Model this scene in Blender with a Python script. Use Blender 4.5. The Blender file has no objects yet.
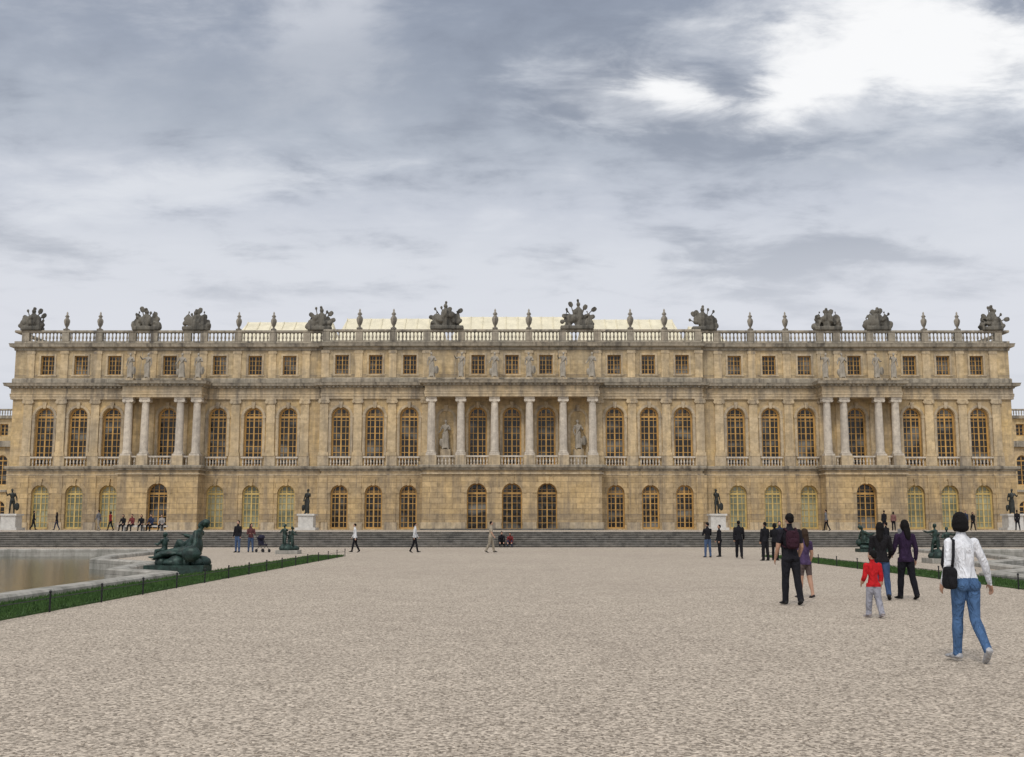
import bpy, math, random
import numpy as np
from mathutils import Vector as V, Matrix, geometry
random.seed(7)
sc=bpy.context.scene
sc.view_settings.view_transform='Standard'; sc.view_settings.look='None'; sc.view_settings.exposure=0
R=math.radians
# ------------------------------------------------------------------ materials
def newmat(name):
    m=bpy.data.materials.new(name); m.use_nodes=True
    return m,m.node_tree,m.node_tree.nodes['Principled BSDF']
def N(nt,t,**k):
    n=nt.nodes.new(t)
    for a,b in k.items(): setattr(n,a,b)
    return n
def math_(nt,op,a,b=None,clamp=False):
    n=N(nt,'ShaderNodeMath',operation=op); n.use_clamp=clamp
    for i,x in enumerate((a,b)):
        if x is None: continue
        if isinstance(x,(int,float)): n.inputs[i].default_value=x
        else: nt.links.new(x,n.inputs[i])
    return n.outputs[0]
def mixc(nt,f,a,b,mode='MIX'):
    n=N(nt,'ShaderNodeMix',data_type='RGBA',blend_type=mode)
    for i,x in ((0,f),(6,a),(7,b)):
        if isinstance(x,(int,float)): n.inputs[i].default_value=x
        elif isinstance(x,tuple): n.inputs[i].default_value=(*x,1)
        else: nt.links.new(x,n.inputs[i])
    return n.outputs[2]
def mapr(nt,x,a,b,c=0.0,d=1.0,smooth=False):
    n=N(nt,'ShaderNodeMapRange'); n.interpolation_type='SMOOTHSTEP' if smooth else 'LINEAR'
    nt.links.new(x,n.inputs[0])
    for i,q in enumerate((a,b,c,d)): n.inputs[i+1].default_value=q
    return n.outputs[0]
def noise(nt,vec,scale,detail=4,rough=.55,dist=0):
    n=N(nt,'ShaderNodeTexNoise'); n.inputs['Scale'].default_value=scale; n.inputs['Detail'].default_value=detail
    n.inputs['Roughness'].default_value=rough; n.inputs['Distortion'].default_value=dist
    if vec is not None: nt.links.new(vec,n.inputs['Vector'])
    return n.outputs[0]
def scalev(nt,vec,s,loc=(0,0,0)):
    n=N(nt,'ShaderNodeMapping'); n.inputs['Scale'].default_value=s; n.inputs['Location'].default_value=loc; nt.links.new(vec,n.inputs['Vector']); return n.outputs[0]
def bump(nt,b,h,st,dist):
    n=N(nt,'ShaderNodeBump'); n.inputs['Strength'].default_value=st; n.inputs['Distance'].default_value=dist
    nt.links.new(h,n.inputs['Height']); nt.links.new(n.outputs[0],b.inputs['Normal'])
def stone(name,c1,c2,grey,bw=1.3,bh=.48,joint=.5,weather=.5,mort=.012,stain=()):
    m,nt,b=newmat(name)
    co=N(nt,'ShaderNodeTexCoord').outputs['Object']
    sp=N(nt,'ShaderNodeSeparateXYZ'); nt.links.new(co,sp.inputs[0])
    cb=N(nt,'ShaderNodeCombineXYZ'); nt.links.new(math_(nt,'ADD',sp.outputs[0],sp.outputs[1]),cb.inputs[0]); nt.links.new(sp.outputs[2],cb.inputs[1])
    big=noise(nt,co,.30,4,.6); fine=noise(nt,co,2.5,5,.68)
    col=mixc(nt,mapr(nt,big,.38,.62),c1,c2)
    if bh:
        br=N(nt,'ShaderNodeTexBrick'); nt.links.new(cb.outputs[0],br.inputs['Vector'])
        br.inputs['Scale'].default_value=1; br.inputs['Brick Width'].default_value=bw; br.inputs['Row Height'].default_value=bh
        br.inputs['Mortar Size'].default_value=mort; br.inputs['Mortar Smooth'].default_value=.3
        br.inputs['Color1'].default_value=(.84,.83,.81,1); br.inputs['Color2'].default_value=(1.09,1.08,1.06,1)
        br.inputs['Mortar'].default_value=(1-joint,)*3+(1,)
        col=mixc(nt,1.0,col,br.outputs[0],'MULTIPLY')
    st=noise(nt,scalev(nt,co,(1.5,1.5,.13)),1.0,5,.68)
    wv=mapr(nt,st,.46,.66)
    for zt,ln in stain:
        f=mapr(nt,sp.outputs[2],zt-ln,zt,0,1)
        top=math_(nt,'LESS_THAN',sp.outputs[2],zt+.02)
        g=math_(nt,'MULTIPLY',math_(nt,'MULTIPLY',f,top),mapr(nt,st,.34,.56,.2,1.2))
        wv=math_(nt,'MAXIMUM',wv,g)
    wf=math_(nt,'MULTIPLY',wv,weather,True)
    col=mixc(nt,wf,col,grey)
    col=mixc(nt,1.0,col,mixc(nt,mapr(nt,fine,.25,.75),(.68,.67,.66),(1.30,1.30,1.30)),'MULTIPLY')
    nt.links.new(col,b.inputs['Base Color']); b.inputs['Roughness'].default_value=.92; b.inputs['Specular IOR Level'].default_value=.25
    bump(nt,b,fine,.4,.04)
    return m
M={}
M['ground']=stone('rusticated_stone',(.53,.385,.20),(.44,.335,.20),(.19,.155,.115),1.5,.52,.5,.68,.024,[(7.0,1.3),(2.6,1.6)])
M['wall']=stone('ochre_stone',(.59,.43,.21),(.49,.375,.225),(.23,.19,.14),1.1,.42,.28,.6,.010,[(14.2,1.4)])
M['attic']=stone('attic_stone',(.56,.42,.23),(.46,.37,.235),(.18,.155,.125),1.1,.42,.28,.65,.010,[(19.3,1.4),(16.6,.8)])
M['trim']=stone('trim_stone',(.52,.405,.25),(.43,.355,.25),(.17,.148,.125),0,0,0,.8)
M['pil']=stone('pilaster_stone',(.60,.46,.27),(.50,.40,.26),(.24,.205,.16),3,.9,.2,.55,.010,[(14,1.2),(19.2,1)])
M['marble']=stone('column_marble',(.60,.53,.43),(.49,.44,.37),(.28,.25,.21),0,0,0,.45)
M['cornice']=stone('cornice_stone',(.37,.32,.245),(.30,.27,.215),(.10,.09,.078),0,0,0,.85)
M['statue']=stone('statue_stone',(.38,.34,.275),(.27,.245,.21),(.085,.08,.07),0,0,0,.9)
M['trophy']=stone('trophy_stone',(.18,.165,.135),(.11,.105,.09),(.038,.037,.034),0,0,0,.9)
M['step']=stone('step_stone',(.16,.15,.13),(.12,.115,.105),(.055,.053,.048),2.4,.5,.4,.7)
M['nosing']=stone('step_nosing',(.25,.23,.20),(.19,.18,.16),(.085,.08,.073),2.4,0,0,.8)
M['rim']=stone('basin_stone',(.42,.40,.36),(.33,.32,.29),(.13,.13,.11),2.2,2.2,.5,.65)
def simple(name,c,rough=.8,metal=0,var=.25,scale=8,bmp=.2,spec=.5):
    m,nt,b=newmat(name)
    co=N(nt,'ShaderNodeTexCoord').outputs['Object']
    n=noise(nt,co,scale,3,.6)
    lo=tuple(x*(1-var) for x in c); hi=tuple(x*(1+var) for x in c)
    nt.links.new(mixc(nt,mapr(nt,n,.3,.7),lo,hi),b.inputs['Base Color'])
    b.inputs['Roughness'].default_value=rough; b.inputs['Metallic'].default_value=metal; b.inputs['Specular IOR Level'].default_value=spec
    if bmp: bump(nt,b,n,bmp,.02)
    return m
M['frame']=simple('ochre_window_frame',(.46,.265,.075),.6,0,.3,.6,0)
M['frame2']=simple('pale_window_frame',(.52,.38,.13),.6,0,.2,2,0)
def glass(name,c1,c2,lo,hi,rough,spec):
    m,nt,b=newmat(name)
    co=N(nt,'ShaderNodeTexCoord').outputs['Object']
    n=noise(nt,scalev(nt,co,(.29,.1,.5)),1.0,2,.5)
    nt.links.new(mixc(nt,mapr(nt,n,lo,hi),c1,c2),b.inputs['Base Color'])
    b.inputs['Roughness'].default_value=rough; b.inputs['Specular IOR Level'].default_value=spec
    vo=N(nt,'ShaderNodeTexVoronoi'); nt.links.new(co,vo.inputs['Vector']); vo.inputs['Scale'].default_value=2.2
    bump(nt,b,vo.outputs['Distance'],.25,.06)
    return m
M['glass']=glass('window_glass',(.016,.013,.009),(.17,.16,.135),.52,.66,.12,.3)
M['shutter']=glass('glass_over_shutters',(.13,.14,.085),(.33,.32,.20),.38,.62,.3,.5)
M['bronze']=simple('verdigris_bronze',(.020,.042,.034),.5,.35,.7,6,.5)
M['darkbronze']=simple('dark_bronze',(.02,.022,.018),.45,.3,.5,6,.5)
M['pedestal']=simple('white_pedestal_marble',(.52,.50,.46),.7,0,.15,3,.1)
M['roof']=simple('pale_roof_cover',(.70,.64,.47),.6,0,.12,1.2,.3)
M['lead']=simple('lead_roof',(.28,.29,.29),.6,0,.2,1,.2)
M['iron']=simple('black_iron',(.02,.02,.022),.5,.5,.2,5,0)
# ------------------------------------------------------------------ mesh builder
class MB:
    def __init__(s): s.v=[];s.f=[];s.m=[];s.mi=0
    def add(s,vs,fs,mi=None):
        o=len(s.v); s.v+=[tuple(v) for v in vs]; s.f+=[tuple(i+o for i in f) for f in fs]; s.m+=[s.mi if mi is None else mi]*len(fs)
    def box(s,x0,x1,y0,y1,z0,z1):
        s.add([(x0,y0,z0),(x1,y0,z0),(x1,y1,z0),(x0,y1,z0),(x0,y0,z1),(x1,y0,z1),(x1,y1,z1),(x0,y1,z1)],
              [(0,3,2,1),(4,5,6,7),(0,1,5,4),(1,2,6,5),(2,3,7,6),(3,0,4,7)])
    def cbox(s,c,sz,rot=None):
        h=V(sz)/2; pts=[]
        for z in(-1,1):
            for x,y in((-1,-1),(1,-1),(1,1),(-1,1)):
                p=V((x*h.x,y*h.y,z*h.z)); p=rot@p if rot else p; pts.append(p+V(c))
        s.add(pts,[(0,3,2,1),(4,5,6,7),(0,1,5,4),(1,2,6,5),(2,3,7,6),(3,0,4,7)])
    def lathe(s,cx,cy,prof,n=12):
        vs=[];fs=[]
        for r,z in prof:
            for i in range(n):
                a=2*math.pi*i/n; vs.append((cx+r*math.cos(a),cy+r*math.sin(a),z))
        for k in range(len(prof)-1):
            for i in range(n):
                j=(i+1)%n; fs.append((k*n+i,k*n+j,(k+1)*n+j,(k+1)*n+i))
        fs.append(tuple(range(n))[::-1]); fs.append(tuple((len(prof)-1)*n+i for i in range(n)))
        s.add(vs,fs)
    def tube(s,pts,rads,n=10,ref=None):
        pts=[V(p) for p in pts]; vs=[];fs=[]
        av=(pts[-1]-pts[0]).normalized()
        if ref is None: ref=V((1,0,0)) if abs(av.x)<.8 else V((0,1,0))
        for k,p in enumerate(pts):
            t=(pts[min(k+1,len(pts)-1)]-pts[max(k-1,0)]).normalized()
            a=(ref-t*ref.dot(t)).normalized(); b=t.cross(a)
            r=rads[k]; ra,rb=(r if isinstance(r,tuple) else (r,r))
            for i in range(n):
                q=2*math.pi*i/n; vs.append(p+a*ra*math.cos(q)+b*rb*math.sin(q))
        for k in range(len(pts)-1):
            for i in range(n):
                j=(i+1)%n; fs.append((k*n+i,k*n+j,(k+1)*n+j,(k+1)*n+i))
        fs.append(tuple(range(n))[::-1]); fs.append(tuple((len(pts)-1)*n+i for i in range(n)))
        s.add(vs,fs)
    def ell(s,c,r,rot=None,nu=12,nv=8,e=1.0):
        c=V(c);vs=[];fs=[]
        if isinstance(r,(int,float)): r=(r,r,r)
        pw=lambda x: math.copysign(abs(x)**e,x)
        for k in range(1,nv):
            ph=math.pi*k/nv
            for i in range(nu):
                a=2*math.pi*i/nu
                p=V((r[0]*pw(math.sin(ph))*pw(math.cos(a)),r[1]*pw(math.sin(ph))*pw(math.sin(a)),r[2]*pw(math.cos(ph))))
                if rot: p=rot@p
                vs.append(c+p)
        for k in range(nv-2):
            for i in range(nu):
                j=(i+1)%nu; fs.append((k*nu+i,(k+1)*nu+i,(k+1)*nu+j,k*nu+j))
        t=V((0,0,r[2])); 
        if rot: t=rot@t
        vs+= [c+t,c-t]; a=len(vs)-2
        for i in range(nu):
            j=(i+1)%nu; fs.append((a,i,j)); fs.append((a+1,(nv-2)*nu+j,(nv-2)*nu+i))
        s.add(vs,fs)
    def mesh(s,name,mats,smooth=False):
        me=bpy.data.meshes.new(name); me.from_pydata(s.v,[],s.f)
        for m in mats: me.materials.append(m)
        me.polygons.foreach_set('material_index',s.m)
        me.polygons.foreach_set('use_smooth',[smooth]*len(s.f)); me.update(); return me
    def obj(s,name,mats,parent=None,smooth=False,loc=(0,0,0),rz=0):
        return place(name,s.mesh(name,mats,smooth),loc,rz,parent)
def place(name,me,loc=(0,0,0),rz=0,parent=None,scale=1):
    o=bpy.data.objects.new(name,me); sc.collection.objects.link(o); o.location=loc; o.rotation_euler=(0,0,rz)
    o.scale=(scale,)*3
    if parent: o.parent=parent
    return o
def empty(name,loc=(0,0,0)):
    o=bpy.data.objects.new(name,None); sc.collection.objects.link(o); o.location=loc; return o
def remesh(mb,vox,it=2,fac=.5):
    me=bpy.data.meshes.new('t'); me.from_pydata(mb.v,[],mb.f); me.update()
    o=bpy.data.objects.new('t',me); sc.collection.objects.link(o)
    m=o.modifiers.new('r','REMESH'); m.mode='VOXEL'; m.voxel_size=vox
    if it:
        m2=o.modifiers.new('s','SMOOTH'); m2.iterations=it; m2.factor=fac
    bpy.context.view_layer.update()
    dg=bpy.context.evaluated_depsgraph_get(); e=o.evaluated_get(dg); em=e.to_mesh()
    n=len(em.vertices); co=np.empty(n*3,dtype=np.float32); em.vertices.foreach_get('co',co); co=co.reshape(-1,3).copy()
    fs=[tuple(p.vertices) for p in em.polygons]
    e.to_mesh_clear(); bpy.data.objects.remove(o); bpy.data.meshes.remove(me)
    return co,fs
# ------------------------------------------------------------------ people
def figure(H,P,L,vox=.010,mono=False):
    b=MB(); bones=[]
    sn,cs=lambda a:math.sin(R(a)),lambda a:math.cos(R(a))
    lean,side,tw=P.get('lean',0),P.get('side',0),P.get('twist',0)
    Rt=Matrix.Rotation(R(-lean),3,'X')@Matrix.Rotation(R(side),3,'Y')@Matrix.Rotation(R(tw),3,'Z')
    sw=L.get('sw',1);hw=L.get('hw',1);fat=L.get('fat',1);loose=L.get('loose',.004)
    T=lambda x,y,z:Rt@V((x,y,z))
    hem=L.get('hem',-.02)
    rings=[(-.06,.055*hw,.045),(-.02,.088*hw,.062),(.02,.088*hw,.064*fat),(.06,.080,.056*fat),(.10,.073*fat,.051*fat),(.17,.086*sw*fat,.060*fat),(.235,.094*sw,.060*fat),(.275,.092*sw,.050),(.30,.070*sw,.042),(.32,.040,.034),(.34,.031,.031),(.385,.030,.031)]
    b.tube([T(0,0,z) for z,_,_ in rings],[(a,c) for _,a,c in rings],16,ref=Rt@V((1,0,0)))
    if hem<.01: b.tube([T(0,0,z) for z in (hem,hem+.04,.09)],[(.097*hw,.073*fat),(.093*hw,.068*fat),(.076*fat,.054*fat)],16,ref=Rt@V((1,0,0)))
    if L.get('bust'):
        for s in(-1,1): b.ell(T(s*.037,.045,.215),.034)
    for s in(-1,1): b.ell(T(s*.042,-.035,-.025),(.047*hw,.045,.045))
    bones.append((T(0,0,-.03),T(0,0,.30),.075,'torso')); bones.append((T(-.06,0,.27),T(.06,0,.27),.05,'torso')); bones.append((T(0,0,.325),T(0,0,.385),.031,'skin'))
    for s,key in((-1,'L'),(1,'R')):
        f,o,k,fp=P.get('leg'+key,(0,3,0,0))
        hip=V((s*.048,0,-.01))
        d1=V((s*sn(o),sn(f)*cs(o),-cs(f)*cs(o))); f2=f-k; d2=V((s*sn(o*.5),sn(f2),-cs(f2))).normalized()
        kn=hip+d1*.245; an=kn+d2*.235
        lo=loose
        b.tube([hip,hip.lerp(kn,.3),hip.lerp(kn,.7),kn],[.050*hw+lo,.049+lo,.039+lo,.034+lo],12); b.ell(kn,.034+lo)
        pl=L.get('pantlen',2)
        a2=.022 if pl<1.7 else .027+lo*1.3
        b.tube([kn,kn.lerp(an,.3),kn.lerp(an,.7),an+d2*.012],[.034+lo,.036+(lo if pl>1.5 else 0),(.029+lo if pl>1.7 else .026),a2],12)
        df=V((s*.16,cs(fp),-sn(fp))).normalized(); dn=V((0,-sn(fp),-cs(fp)))
        heel=an-df*.026+dn*.022; ball=an+df*.07+dn*.028; toe=an+df*.108+dn*.030
        b.tube([heel-df*.012,heel,an+df*.02+dn*.018,ball,toe,toe+df*.012],[(.014,.012),(.023,.02),(.025,.026),(.028,.016),(.022,.011),(.010,.006)],12,ref=V((1,0,0)))
        bones+= [(hip,kn,.042,'thigh'),(kn,an,.03,'shin'),(heel,toe,.02,'shoe'),(an+dn*.012,an+df*.03+dn*.02,.022,'shoe')]
        f,o,e,o2=P.get('arm'+key,(0,8,12,4))
        sh=V((s*.103*sw,0,.268)); d1=V((s*sn(o),sn(f)*cs(o),-cs(f)*cs(o))); d2=V((s*sn(o2),sn(f+e)*cs(o2),-cs(f+e)*cs(o2)))
        el=sh+d1*.165; wr=el+d2*.14
        sl=L.get('sleeve',2); lu=loose*.7 if sl>0 else 0; lf=loose*.8 if sl>1.2 else 0
        sh,el,wr=Rt@sh,Rt@el,Rt@wr; d2=Rt@d2
        b.ell(sh,.036+lu); b.tube([sh,sh.lerp(el,.5),el],[.034+lu,.030+lu,.025+lf],12); b.ell(el,.025+lf)
        b.tube([el,el.lerp(wr,.3),wr],[.025+lf,.025+lf,.0165+lf],12)
        fw=Rt@V((0,1,0)); 
        if abs(fw.dot(d2))>.85: fw=Rt@V((-s,0,.2))
        w=(fw-d2*fw.dot(d2)).normalized(); nn=(Rt@V((-s,0.01,.1))); nn=(nn-d2*nn.dot(d2)); nn=(nn-w*nn.dot(w))
        nn=nn.normalized() if nn.length>.05 else d2.cross(w)
        b.tube([wr-d2*.005,wr+d2*.015,wr+d2*.04,wr+d2*.054],[(.015,.011),(.021,.010),(.024,.0095),(.021,.008)],10,ref=w)
        for j,(ll) in enumerate((.040,.046,.043,.033)):
            k0=wr+d2*.050+w*(.0175-.0117*j); k1=k0+(d2+nn*.25).normalized()*ll*.5; k2=k1+(d2+nn*.9).normalized()*ll*.5
            b.tube([k0,k1,k2],[.0056,.0052,.0042],6)
        t0=wr+d2*.014+w*.016; t1=t0+(d2*.7+w*.7+nn*.2).normalized()*.026; t2=t1+(d2+nn*.3).normalized()*.022
        b.tube([t0,t1,t2],[.0075,.0062,.0048],6)
        bones+= [(sh,el,.03,'uarm'),(el,wr,.023,'farm'),(wr,wr+d2*.09,.017,'skin')]
    hy,hp=P.get('head',(0,0)); Rh=Rt@Matrix.Rotation(R(hy),3,'Z')@Matrix.Rotation(R(-hp),3,'X'); nb=T(0,0,.365)
    hs=L.get('hs',1)
    h=lambda x,y,z: nb+Rh@(V((x,y,z-.365))*hs)
    E=lambda c,r,**k:b.ell(h(*c),tuple(q*hs for q in r),rot=Rh,**k)
    E((0,-.004,.428),(.043,.053,.050)); E((0,.014,.398),(.033,.036,.040)); E((0,.030,.372),(.018,.016,.013))
    E((0,.052,.408),(.0075,.012,.013)); E((0,.046,.428),(.03,.008,.006)); E((0,.047,.385),(.013,.006,.006))
    for s in(-1,1): E((s*.044,-.002,.408),(.006,.011,.016)); E((s*.024,.036,.402),(.014,.012,.014))
    bones.append((h(0,0,.40),h(0,0,.44),.045,'skin'))
    if L.get('robe'):
        r=L['robe']; b.tube([V((0,.01,-.49)),V((0,.015,-.35)),V((.01,.01,-.15)),T(0,0,.04),T(0,0,.12)],[(.135*r,.10*r),(.115*r,.085*r),(.10*r,.08*r),(.088,.068),(.07,.05)],14)
        for i in range(9):
            a=i*.7; b.tube([V((.11*r*math.cos(a),.085*r*math.sin(a),-.49)),V((.07*math.cos(a+.3),.055*math.sin(a+.3),.02))],[.016,.011],6)
        b.tube([T(-.1,.04,.27),T(.0,.07,.12),T(.09,.05,.0),V((.11,.02,-.25))],[.02,.022,.026,.016],8)
    if mono:
        E((0,-.012,.436),(.050,.056,.050)); E((0,-.05,.41),(.025,.02,.03))
        for ex in L.get('extra',[]): ex(b,T,h)
    co,fs=remesh(b,vox/H)
    out=MB()
    if mono:
        out.add(co.tolist(),fs,0)
    else:
        cen=np.array([co[list(f)].mean(0) for f in fs])
        best=np.full(len(fs),9.0);tag=np.zeros(len(fs),int);tt=np.zeros(len(fs))
        for bi,(p,q,r,t) in enumerate(bones):
            p=np.array(p);q=np.array(q);d=q-p; u=np.clip(((cen-p)@d)/(d@d),0,1); dist=np.linalg.norm(cen-(p+u[:,None]*d),axis=1)-r
            k=dist<best; best[k]=dist[k]; tag[k]=bi; tt[k]=u[k]
        Rti=np.array(Rt.transposed()); hz=(cen@Rti.T)[:,2]
        sl=L.get('sleeve',2);pl=L.get('pantlen',2); mi=[]
        for i in range(len(fs)):
            t=bones[tag[i]][3];u=tt[i]
            if t=='torso': m=0 if hz[i]>hem+.004 else 1
            elif t=='thigh': m=1 if u<pl else 2; m=0 if hz[i]>hem+.004 and u<.25 else m
            elif t=='shin': m=1 if 1+u<pl or pl>=2 else 2
            elif t=='uarm': m=0 if u<sl else 2
            elif t=='farm': m=0 if (1+u<sl or sl>=2) else 2
            elif t=='shoe': m=3
            else: m=2
            mi.append(m)
        out.v=[tuple(v) for v in co.tolist()]; out.f=fs; out.m=mi
        hb=MB(); G=lambda c,r:hb.ell(h(*c),tuple(q*hs for q in r),rot=Rh)
        hair=L.get('hst','short')
        G((0,-.013,.437),(.0485,.0545,.050))
        if hair in('bob','long'):
            G((0,-.026,.405),(.054,.046,.062)); 
            for s in(-1,1): G((s*.038,-.004,.395),(.018,.030,.050))
        if hair=='bob': G((0,-.030,.372),(.052,.038,.036))
        if hair=='long': hb.tube([h(0,-.03,.40),h(0,-.045,.34),h(0,-.055,.27),h(0,-.055,.22)],[(.047,.034),(.047,.026),(.040,.02),(.018,.01)],12)
        if hair=='short': G((0,-.034,.405),(.042,.028,.036)); [G((s*.040,-.006,.425),(.010,.022,.022)) for s in(-1,1)]
        c2,f2=remesh(hb,max(vox,.009)/H,1); out.add(c2.tolist(),f2,4)
        out.mi=6
        for s in(-1,1): out.ell(h(s*.0165,.0435,.413),.0065*hs,nu=8,nv=6)
        out.mi=7; out.ell(h(0,.0515,.385),(.011*hs,.003,.0035*hs),rot=Rh,nu=8,nv=6)
        out.mi=5
        for ex in L.get('extra',[]): ex(out,T,h)
    a=np.array(out.v)
    a[:,2]-=a[:,2].min(); a*=H
    out.v=[tuple(x) for x in a.tolist()]
    return out
cm={}
def cloth(c,rough=.95):
    k=tuple(round(x,3) for x in c)
    if k not in cm:
        m,nt,b=newmat('cloth_%d'%len(cm)); co=N(nt,'ShaderNodeTexCoord').outputs['Object']
        f=noise(nt,scalev(nt,co,(9,9,4.5)),1,3,.6,1.2)
        nt.links.new(mixc(nt,mapr(nt,f,.3,.7),tuple(x*.72 for x in c),tuple(min(1,x*1.2) for x in c)),b.inputs['Base Color'])
        b.inputs['Roughness'].default_value=rough; b.inputs['Specular IOR Level'].default_value=.15; bump(nt,b,f,1.0,.07); cm[k]=m
    return cm[k]
SK=simple('skin',(.42,.24,.16),.6,0,.08,10,.1); HB=simple('black_hair',(.007,.006,.006),.75,0,.3,40,.6,.15); HBr=simple('brown_hair',(.035,.02,.012),.7,0,.3,40,.6,.2)
EYE=simple('eye',(.02,.015,.012),.3,0,0,5,0); LIP=simple('lips',(.30,.10,.09),.6,0,0,5,0)
def person(name,x,y,z,yaw,H,P,top,pants,shoe=(.02,.02,.02),hair=None,acc=(.015,.015,.017),vox=.024,**L):
    mb=figure(H,P,L,vox)
    return mb.obj(name,[cloth(top),cloth(pants),SK,cloth(shoe),hair or HB,cloth(acc),EYE,LIP],None,True,(x,y,z),R(yaw))
def bag(out,T,h):
    out.ell(T(-.135,-.045,.045),(.035,.06,.062),rot=Matrix.Rotation(.25,3,'X'),e=.6,nu=16,nv=12)
    out.ell(T(-.14,-.045,-.0),(.034,.065,.05),e=.6,nu=16,nv=12)
    out.tube([T(-.14,-.085,.07),T(-.115,-.078,.18),T(-.085,-.045,.288),T(-.085,.015,.306),T(-.10,.066,.24),T(-.13,.055,.12),T(-.14,.012,.08)],[(.011,.005)]*7,8)
def backpack(out,T,h):
    out.ell(T(0,-.088,.185),(.075,.042,.105),e=.55,nu=18,nv=14); out.ell(T(0,-.128,.15),(.055,.02,.055),e=.55,nu=14,nv=10)
    for s in(-1,1): out.tube([T(s*.055,-.075,.28),T(s*.062,-.02,.318),T(s*.065,.04,.292),T(s*.072,.062,.22),T(s*.085,.02,.12),T(s*.07,-.06,.10)],[(.013,.005)]*6,8)
walk =dict(legL=(15,2,5,-6),legR=(-10,2,16,24),armL=(-10,8,12,4),armR=(14,8,22,2),lean=3)
walk2=dict(legR=(15,2,5,-6),legL=(-10,2,16,24),armR=(-10,8,12,4),armL=(14,8,22,2),lean=3)
stand=dict(legL=(2,3,3,0),legR=(-2,4,2,0),armL=(2,7,14,2),armR=(4,8,20,0))
standc=dict(legL=(4,4,4,0),legR=(-3,3,2,0),armL=(15,12,85,-35),armR=(20,12,75,-25),head=(25,8))
sit  =dict(legL=(85,6,82,0),legR=(88,8,88,0),armL=(25,10,45,-15),armR=(30,10,40,-15),lean=8)
sitf =dict(legL=(108,8,95,0),legR=(112,8,88,0),armL=(45,8,30,-15),armR=(45,8,30,-15),lean=25)
person('woman',5.21,12.8,0,8,1.65,dict(legL=(9,0,3,0),legR=(-6,-1,30,40),armL=(-12,15,46,2),armR=(4,26,14,20),lean=4,head=(-10,6)),
       (.74,.75,.78),(.07,.135,.26),(.42,.42,.43),vox=.0075,hst='bob',sleeve=2,hem=.02,sw=.90,hw=1.06,loose=.002,bust=True,extra=[bag])
person('man',5.47,21.8,0,6,1.74,dict(legL=(4,3,3,0),legR=(-7,3,10,12),armL=(4,12,25,4),armR=(2,11,30,-6),lean=1,head=(10,0)),
       (.018,.017,.022),(.016,.016,.02),(.03,.03,.03),vox=.0095,sleeve=.75,hem=-.03,loose=.007,acc=(.04,.016,.025),extra=[backpack])
person('girl',6.30,23.9,0,20,1.44,dict(legL=(6,3,4,0),legR=(-6,3,8,8),armL=(10,10,30,0),armR=(4,12,20,0),head=(12,0)),
       (.07,.045,.10),(.10,.075,.07),(.06,.05,.05),hair=HBr,hst='long',vox=.0095,sleeve=.6,hem=-.05,pantlen=.8,hs=1.05)
person('child',6.10,18.8,0,14,1.08,dict(legL=(10,2,4,0),legR=(-8,2,12,14),armL=(4,9,35,0),armR=(-4,9,15,2),head=(20,0)),
       (.50,.018,.022),(.30,.30,.34),(.36,.32,.32),vox=.0085,sleeve=1.6,hem=-.06,loose=.016,hs=1.25,sw=1.08)
person('woman',7.75,23.3,0,-12,1.58,dict(legL=(10,2,3,0),legR=(-10,2,16,20),armL=(4,10,30,2),armR=(10,10,35,-5),head=(-15,0)),
       (.016,.015,.017),(.045,.075,.15),(.03,.03,.03),hst='long',vox=.0095,hem=-.05,loose=.006)
person('woman',8.3,23.4,0,8,1.63,dict(legL=(8,3,3,0),legR=(-9,3,12,14),armL=(8,14,50,-12),armR=(-4,13,20,4),head=(14,5)),
       (.030,.017,.042),(.012,.012,.016),(.02,.02,.02),hst='long',vox=.0095,hem=-.06,loose=.007)
BK=(.015,.015,.018);NV=(.03,.04,.07);WH=(.66,.66,.66);BG=(.38,.32,.24);RD=(.25,.03,.03);GY=(.15,.15,.16);JN=(.07,.11,.20)
TZ=1.06
for n,x,y,yaw,H,P,t,p,kw in [
 ('man',9.45,53.5,20,1.66,standc,BK,JN,{}),('man',10.2,54.5,100,1.55,stand,BK,BK,{}),('man',10.55,51.5,-10,1.72,walk,BK,BK,dict(loose=.01)),
 ('man',11.1,48.6,30,1.66,stand,BK,BK,dict(loose=.01)),('woman',11.6,48.9,-40,1.62,standc,BK,BK,dict(hst='bob')),('man',12.0,49.6,170,1.7,stand,NV,BK,{}),
 ('man',-8.85,62.5,95,1.60,walk,WH,BK,{}),('man',-5.45,62,-85,1.64,walk2,WH,BK,{}),('man',-1.2,62.3,-95,1.72,walk,BG,(.30,.26,.2),dict(sleeve=.8,loose=.01)),
 ('man',-15.6,63,160,1.78,stand,BK,JN,{}),('woman',-15.0,63.6,200,1.62,standc,(.12,.05,.05),JN,dict(hst='long')),
 ('man',19.6,58,30,1.68,stand,BK,BK,{}),('woman',20.6,58.5,10,1.6,walk,GY,BK,dict(hst='bob'))]:
    person(n,x,y,0,yaw,H,P,t,p,**kw)
for n,x,y,yaw,H,P,t,p,kw in [
 ('man',-43.3,100,-70,1.72,walk,BK,BK,{}),('woman',-41.6,101,90,1.62,walk,BK,NV,dict(hst='long')),('man',-34.4,92,70,1.7,walk2,GY,(.25,.22,.18),{}),
 ('woman',-33.6,92.5,80,1.6,walk,RD,BK,dict(hst='bob')),('man',32.0,95,10,1.72,stand,BK,BK,{}),('woman',33.0,95.6,-20,1.62,stand,(.2,.1,.09),BK,dict(hst='bob')),
 ('man',39.4,96,160,1.72,stand,NV,BK,{}),('woman',40.2,96.4,190,1.6,walk,BK,BK,dict(hst='long')),('man',43.9,96,-10,1.75,walk,BK,BK,{}),
 ('man',25.6,90,60,1.7,walk,GY,BK,{})]:
    person(n,x,y,TZ,yaw,H,P,t,p,vox=.03,**kw)
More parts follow.
